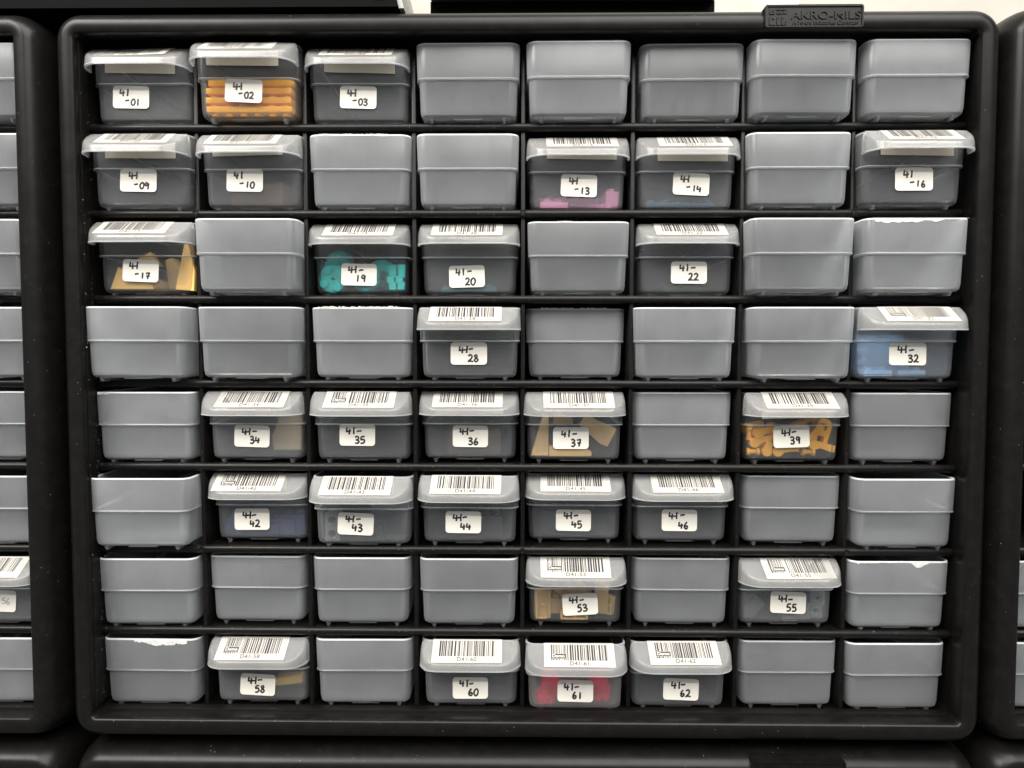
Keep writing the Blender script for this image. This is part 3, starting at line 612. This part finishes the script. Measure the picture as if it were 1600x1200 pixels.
# 34 / 37 tan slopes
piece('slope_brick', poly_me([(-9, 0), (8, 0), (8, 20), (-4, 22), (-10, 8)], 8), 34, 17, 13, 5, 'palebeige', 'pale beige slope standing right of the sticker in 41-34', 'slope', 'tan slopes'); piece('slope_brick', poly_me([(-9, 0), (9, 0), (-4, 12)], 8), 34, 13, 25, 18, 'palebeige', 'pale beige slope behind, near the lip of bin 41-34', 'slope', 'tan slopes', (0, 30, 0))
piece('slope_brick', poly_me([(-4, 0), (5.6, 0), (5.6, 23), (2.8, 23)], 8), 37, -20.5, 7.4, 2.8, 'tan', 'tall tan slope standing at the left in bin 41-37', 'slope', 'tan slopes')
piece('slope_brick', poly_me([(-12, 0), (12, 0), (12, 2.2), (7, 5), (-12, 5.4)], 8), 37, -2, 7.0, 2.6, 'tan', 'low tan slope lying under the sticker in bin 41-37', 'slope', 'tan slopes')
piece('slope_brick', poly_me([(-11, 3), (-9, 9), (10, 5.5), (7.6, -5.2), (3, -4.6)], 8), 37, 13.5, 8.5, 15, 'tan', 'tilted tan slope at the right in bin 41-37', 'slope', 'tan slopes', (0, 14, 0))
piece('slope_brick', poly_me([(-5, 0), (7, 0), (7, 3), (-3.6, 8)], 8), 37, -7.5, 16, 20, 'tan', 'tan slope peeking above the sticker of bin 41-37', 'slope', 'tan slopes', (0, 0, 10))
# 39 golden arms
def arm_me(L=11.5):
    o = [(2.6 * math.cos(math.radians(a)), 2.6 * math.sin(math.radians(a))) for a in range(80, 320, 20)]
    return poly_me(o + [(2.6, -1.2), (4.0, -.2), (L, -.2), (L + .4, .4), (L + .2, 3.2), (L - .3, 3.4), (1.0, 2.6)], 4.4)
def spool_me():
    bm = bmesh.new()
    for x0, x1, r in ((-3.8, -1.9, 2.2), (-1.9, 1.9, 1.4), (1.9, 3.8, 2.2)): add_cyl(bm, ((x0 + x1) / 2 * mm, 0, 0), r * mm, (x1 - x0) * mm, 'X', 18, .0003)
    return mesh('spool', bm)
ARMS = [(-18.5, 15.8, 3, 'left of the sticker, upper one'), (-20.2, 10.2, 8, 'left of the sticker, lower one'), (-7, 5.2, 4, 'on the floor just below the sticker'), (11, 11.2, 42, 'leaning up right of the sticker'), (13.6, 9.2, -20, 'slanting down in the right bottom corner')]
for k, (x, z, a, w) in enumerate(ARMS): piece('arm_piece', arm_me(), 39, x, 6.2 + .9 * (k % 2), z, 'golden', 'golden arm piece %s in 41-39' % w, 'arm', 'golden arms', (0, -a, 0))
piece('spool_piece', spool_me(), 39, -21, 6.3, 5.0, 'golden', 'golden spool shape in the left bottom corner of 41-39', 'arm', 'golden arms'); piece('spool_piece', spool_me(), 39, 10.8, 6.3, 5.0, 'golden', 'golden spool shape on the floor right of the sticker in 41-39', 'arm', 'golden arms')
piece('spool_piece', spool_me(), 39, -23, 7.5, 15.5, 'golden', 'golden upright spool shape at the left wall of 41-39', 'arm', 'golden arms', (0, 90, 0))
slot = lambda: extrude2d('slot', [[(p[0], p[1]) for p in rrect2(-.0042, .0042, -.0095, .0075, .0038, 6)], [(p[0], p[1]) for p in rrect2(-.0022, .0022, .0008, .0052, .001, 3)], [(p[0], p[1]) for p in rrect2(-.0022, .0022, -.0062, -.0022, .0005, 3)]], .004, .0004)
piece('arm_piece', slot(), 39, 19.8, 9.5, 16.5, 'golden', 'golden arm piece with two square holes, upright at the right of 41-39', 'arm', 'golden arms', (0, 16, 0)); piece('arm_piece', slot(), 39, 14, 19, 19, 'golden', 'golden arm piece with square holes at the back of 41-39', 'arm', 'golden arms', (30, 60, 20))
for k, (x, y, z, a, w) in enumerate([(-12, 24, 5, 20, 'hidden left'), (-2, 22, 9, 100, 'hidden middle'), (4, 24, 5, -15, 'hidden right'), (-22, 22, 17, 5, 'topmost left')]): piece('arm_piece', arm_me(), 39, x, y, z, 'golden', 'golden arm piece of the rear layer, %s, in 41-39' % w, 'arm', 'golden arms', (0, -a, 0))
piece('arm_piece', arm_me(5), 39, -13.2, 6.6, 5.2, 'golden', 'short golden arm end on the floor left below the sticker', 'arm', 'golden arms', (0, -55, 0))
# 42 dark blue heap
for k, (x, y, z, nx, h, rot, w) in enumerate([(-17, 8, 1.5, 2, 9.6, (0, 8, 10), 'at the left end'), (-3, 6, 1.5, 3, 6.4, (0, -4, 0), 'under the sticker'), (10, 7, 1.5, 2, 9.6, (0, 0, -8), 'right of the middle'), (20, 8, 1.5, 1, 12, (0, -5, 6), 'at the right end'), (2, 16, 8, 3, 5, (0, 10, 20), 'behind, on top')]):
    piece('building_brick', plate_me(nx, 2, h), 42, x, y, z, 'navy', 'dark blue brick %s of the heap in bin 41-42' % w, 'brick', 'dark blue bricks', rot)
def beam_me(nx, nz, r=2.4):
    w, h = nx * 8 * mm, nz * 8 * mm
    o = [(p[0], p[1]) for p in rrect2(-w / 2, w / 2, 0, h, .0006, 2)]
    return extrude2d('beam', [o] + [circle((i - (nx - 1) / 2) * 8 * mm, (j + .5) * 8 * mm, r * mm) for i in range(nx) for j in range(nz)], .0076, .0003)
def ringed(me, cs):
    bm = bmesh.new(); bm.from_mesh(me)
    for cx, cz in cs:
        for k in range(20):
            a0, a1 = 2 * math.pi * k / 20, 2 * math.pi * (k + 1) / 20
            q = [[(cx * mm + r * math.cos(a), y, cz * mm + r * math.sin(a)) for a in (a0, a1)] for r, y in ((.0031, -.0036), (.0031, -.0046), (.0024, -.0046), (.0024, -.0036))]
            for A, B in zip(q, q[1:]): bm.faces.new([bm.verts.new(p) for p in (A[0], A[1], B[1], B[0])])
    bmesh.ops.remove_doubles(bm, verts=bm.verts, dist=1e-6); bmesh.ops.recalc_face_normals(bm, faces=bm.faces); bm.to_mesh(me); bm.free(); finish(me); return me
piece('holed_beam', ringed(beam_me(1, 2), [(0, 4), (0, 12)]), 43, -18, 7.4, 2, 'grey', 'dark grey beam with two ringed holes, upright in bin 41-43', 'beam', 'grey beams'); piece('holed_beam', ringed(beam_me(1, 1), [(0, 4)]), 43, 7, 8.5, 2, 'dark', 'black block with one hole below the sticker of 41-43', 'beam', 'grey beams')
piece('building_brick', plate_me(3, 2, 19), 43, 13, 20, 1.5, 'dark', 'blackish brick at the back of bin 41-43', 'brick', 'grey beams')
piece('building_brick', plate_me(4, 3, 12), 44, 3, 9, 1.5, 'dark', 'blackish brick resting in bin 41-44', 'brick', None, (0, 0, 8)); piece('building_brick', plate_me(4, 3, 14), 45, -4, 8, 1.5, 'dark', 'blackish navy brick resting in bin 41-45', 'brick', None, (0, 0, -6))
piece('building_brick', plate_me(4, 3, 14), 36, 2, 14, 1.5, 'brown', 'dull brown brick at the back of bin 41-36', 'brick', None, (0, 0, 8)); piece('building_brick', plate_me(4, 3, 14), 10, -2, 14, 1.5, 'brown', 'dull brown brick at the back of bin 41-10', 'brick', None, (0, 0, -8))
# 53 tan brackets
def bracket_me(w, h):
    me = extrude2d('bracket', [[(p[0] * mm, p[1] * mm) for p in rrect2(-w / 2, w / 2, 0, h, .6, 2)]], .002, .0003)
    bm = bmesh.new(); bm.from_mesh(me)
    for x0, x1, z0, z1 in ((-w / 2, -w / 2 + 1.5, .3, h - .3), (w / 2 - 1.5, w / 2, .3, h - .3), (-w / 2 + 1.6, w / 2 - 1.6, .2, 1.4), (-w / 2 + 1.6, w / 2 - 1.6, h - 1.4, h - .2)): add_box(bm, x0 * mm, x1 * mm, -.0034, -.0012, z0 * mm, z1 * mm, .0003)
    add_cyl(bm, (0, -.0018, h / 2 * mm), .0013, .0022, 'Y', 14, .0002)
    bmesh.ops.recalc_face_normals(bm, faces=bm.faces); bm.to_mesh(me); bm.free(); finish(me); return me
piece('bracket_brick', bracket_me(9, 17), 53, -19, 7.2, 1.8, 'tan', 'tan panel with raised edges, upright at the left in 41-53', 'bracket', 'tan brackets', (0, 0, 6)); piece('building_brick', plate_me(1, 1, 9), 53, -11.3, 8.2, 3.6, 'tan', 'small tan brick beside the upright panel in bin 41-53', 'brick', 'tan brackets', (0, 3, 8))
piece('bracket_brick', bracket_me(16, 5), 53, -.5, 6.4, 1.6, 'tan', 'tan panel lying flat below the sticker of bin 41-53', 'bracket', 'tan brackets'); piece('building_brick', plate_me(1, 2, 16), 53, 15.5, 8, 3.8, 'tan', 'tall tan brick right of the sticker in bin 41-53', 'brick', 'tan brackets', (0, 3, -6)); piece('bracket_brick', bracket_me(6, 11), 53, 20.5, 11, 3.2, 'tan', 'small tan bracket at the right wall of bin 41-53', 'bracket', 'tan brackets', (0, 6, -30))
piece('building_brick', plate_me(3, 2, 9.6), 53, 0, 18, 3, 'tan', 'tan brick hidden behind the sticker of bin 41-53', 'brick', 'tan brackets', (0, 0, 12))
# 55 grey
for x, z, y, w in ((19.5, 13, 8, 'upper right'), (17.8, 5.8, 7.4, 'lower right'), (11.2, 4.6, 8.2, 'right of the sticker, lower'), (4.0, 3.2, 9.0, 'below the sticker')): piece('holed_beam', ringed(beam_me(1, 1, 1.5), [(0, 4)]), 55, x, y, z - 2, 'grey', 'grey block with one ringed hole, %s in 41-55' % w, 'beam', 'grey blocks', (0, random.uniform(-4, 4), 0))
piece('building_brick', plate_me(1, 1, 9), 55, 11, 8.5, 11.5, 'dark', 'black block above the holed grey ones in bin 41-55', 'brick', 'grey blocks'); piece('slope_brick', poly_me([(-5, 0), (0, 0), (7, 8), (2, 12), (-5, 6)], 8), 55, -18, 9, 3, 'charcoal', 'grey slope at the left in bin 41-55', 'slope', 'grey blocks'); piece('building_brick', plate_me(2, 2, 10), 55, -17, 18, 10, 'dark', 'black brick at the left back of bin 41-55', 'brick', 'grey blocks')
# 58 tan plank
piece('plank_piece', poly_me([(-8.5, -1.6), (6.5, .2), (6.5, 4.4), (-8.5, 2.0)], 7), 58, 15.5, 9.5, 10.2, 'cream', 'tan plank right of the sticker in bin 41-58', 'plank', None); piece('building_brick', plate_me(2, 3, 15), 58, 15, 24, 2, 'brown', 'brown brick behind the plank in bin 41-58', 'brick', None)
# 61 red
def knob_me():
    bm = bmesh.new()
    for a in range(6): add_cyl(bm, (.0042 * math.cos(a * math.pi / 3), .0042 * math.sin(a * math.pi / 3), .0022), .0030, .0044, 'Z', 14, .0008)
    add_cyl(bm, (0, 0, .004), .0036, .008, 'Z', 18, .0008); return mesh('knob', bm)
for x, y, z, rot, w in ((-16.5, 13.0, 1.8, (10, 0, 0), 'left, at the front'), (15, 14.0, 1.8, (-6, 0, 15), 'right, at the front'), (-11, 20, 2, (0, 0, 20), 'left, second row'), (16, 25, 3, (20, 10, 0), 'right, at the back'), (0, 16, 1.8, (0, 0, 5), 'middle, behind the sticker'), (-14, 30, 4, (30, 0, 40), 'left, at the back')):
    piece('flower_piece', knob_me(), 61, x, y, z, 'red', 'red scalloped piece in bin 41-61, %s' % w, 'flower piece', 'red pieces', rot)

# ================================================================== things on top of the cabinets
M_BOX = simple('black_case', (.0022, .0022, .0023), .6, spec=.04); M_STRIP = simple('grey_strip', (.045, .043, .043), .5, .1); M_PALE = simple('pale_edge', (.30, .31, .28), .5); M_WHITE = simple('white_plastic', (.78, .76, .70), .45)
t = empty('storage_case', (-.39, 0, .2045), 'black case across the left half on top of the cabinets', 'case')
bm = bmesh.new(); loft(bm, [[(x, y, z) for x, z in ((-.32, 0), (.3215, 0), (.2965, .10), (-.32, .10))] for y in (.004, .012, .15)], True, True); link('case_body', mesh('case', bm), M_BOX, t)
bm = bmesh.new(); loft(bm, [[(x, y, z) for x, z in ((.3218, 0), (.3245, 0), (.2995, .10), (.2968, .10))] for y in (.006, .15)], True, True); link('case_edge', mesh('edge', bm), M_PALE, t)
bm = bmesh.new(); add_box(bm, .3085, .3135, .0015, .0038, .0052, .0090, .0008); link('latch', mesh('latch', bm), M_WHITE, t)
t = empty('equipment_stand', (.032, .07, .2045), 'low black stand with grey front strip on top of the middle cabinet', 'stand')
bm = bmesh.new()
for x0, x1, z0, z1 in ((-.091, -.075, 0, .034), (-.075, -.0705, .0125, .034), (-.0705, .070, 0, .034), (.070, .0745, .016, .034), (.0745, .088, 0, .034)): add_box(bm, x0, x1 - .0001, 0, .004, z0, z1)
link('apron', mesh('apron', bm), M_BOX, t)
bm = bmesh.new(); add_box(bm, -.0905, .0875, -.012, -.0005, .0335, .050, .0006); link('front_strip', mesh('strip', bm), M_STRIP, t)
bm = bmesh.new(); add_box(bm, -.0905, .0875, .0045, .09, .036, .050, .0006); link('stand_top', mesh('stand_top', bm), M_BOX, t)
for s in (-.086, .0775): bm = bmesh.new(); add_box(bm, s, s + .006, .06, .085, 0, .0355); link('leg', mesh('leg', bm), M_BOX, t)
t = empty('white_adapter', (.1705, .09, .2045), 'white plastic block with dark oval hole right of the black stand', 'adapter')
bm = bmesh.new(); add_box(bm, -.0105, .0105, 0, .05, 0, .06, .002); link('adapter_body', mesh('adapter', bm), M_WHITE, t)
bm = bmesh.new(); add_cyl(bm, (-.0040, -.0006, .0275), .0022, .0010, 'Y', 20); me = mesh('hole', bm); me.transform(Matrix.Translation((0, 0, .0275)) @ Matrix.Diagonal((1, 1, 2.6, 1)) @ Matrix.Translation((0, 0, -.0275))); link('oval_hole', me, M_INK, t)
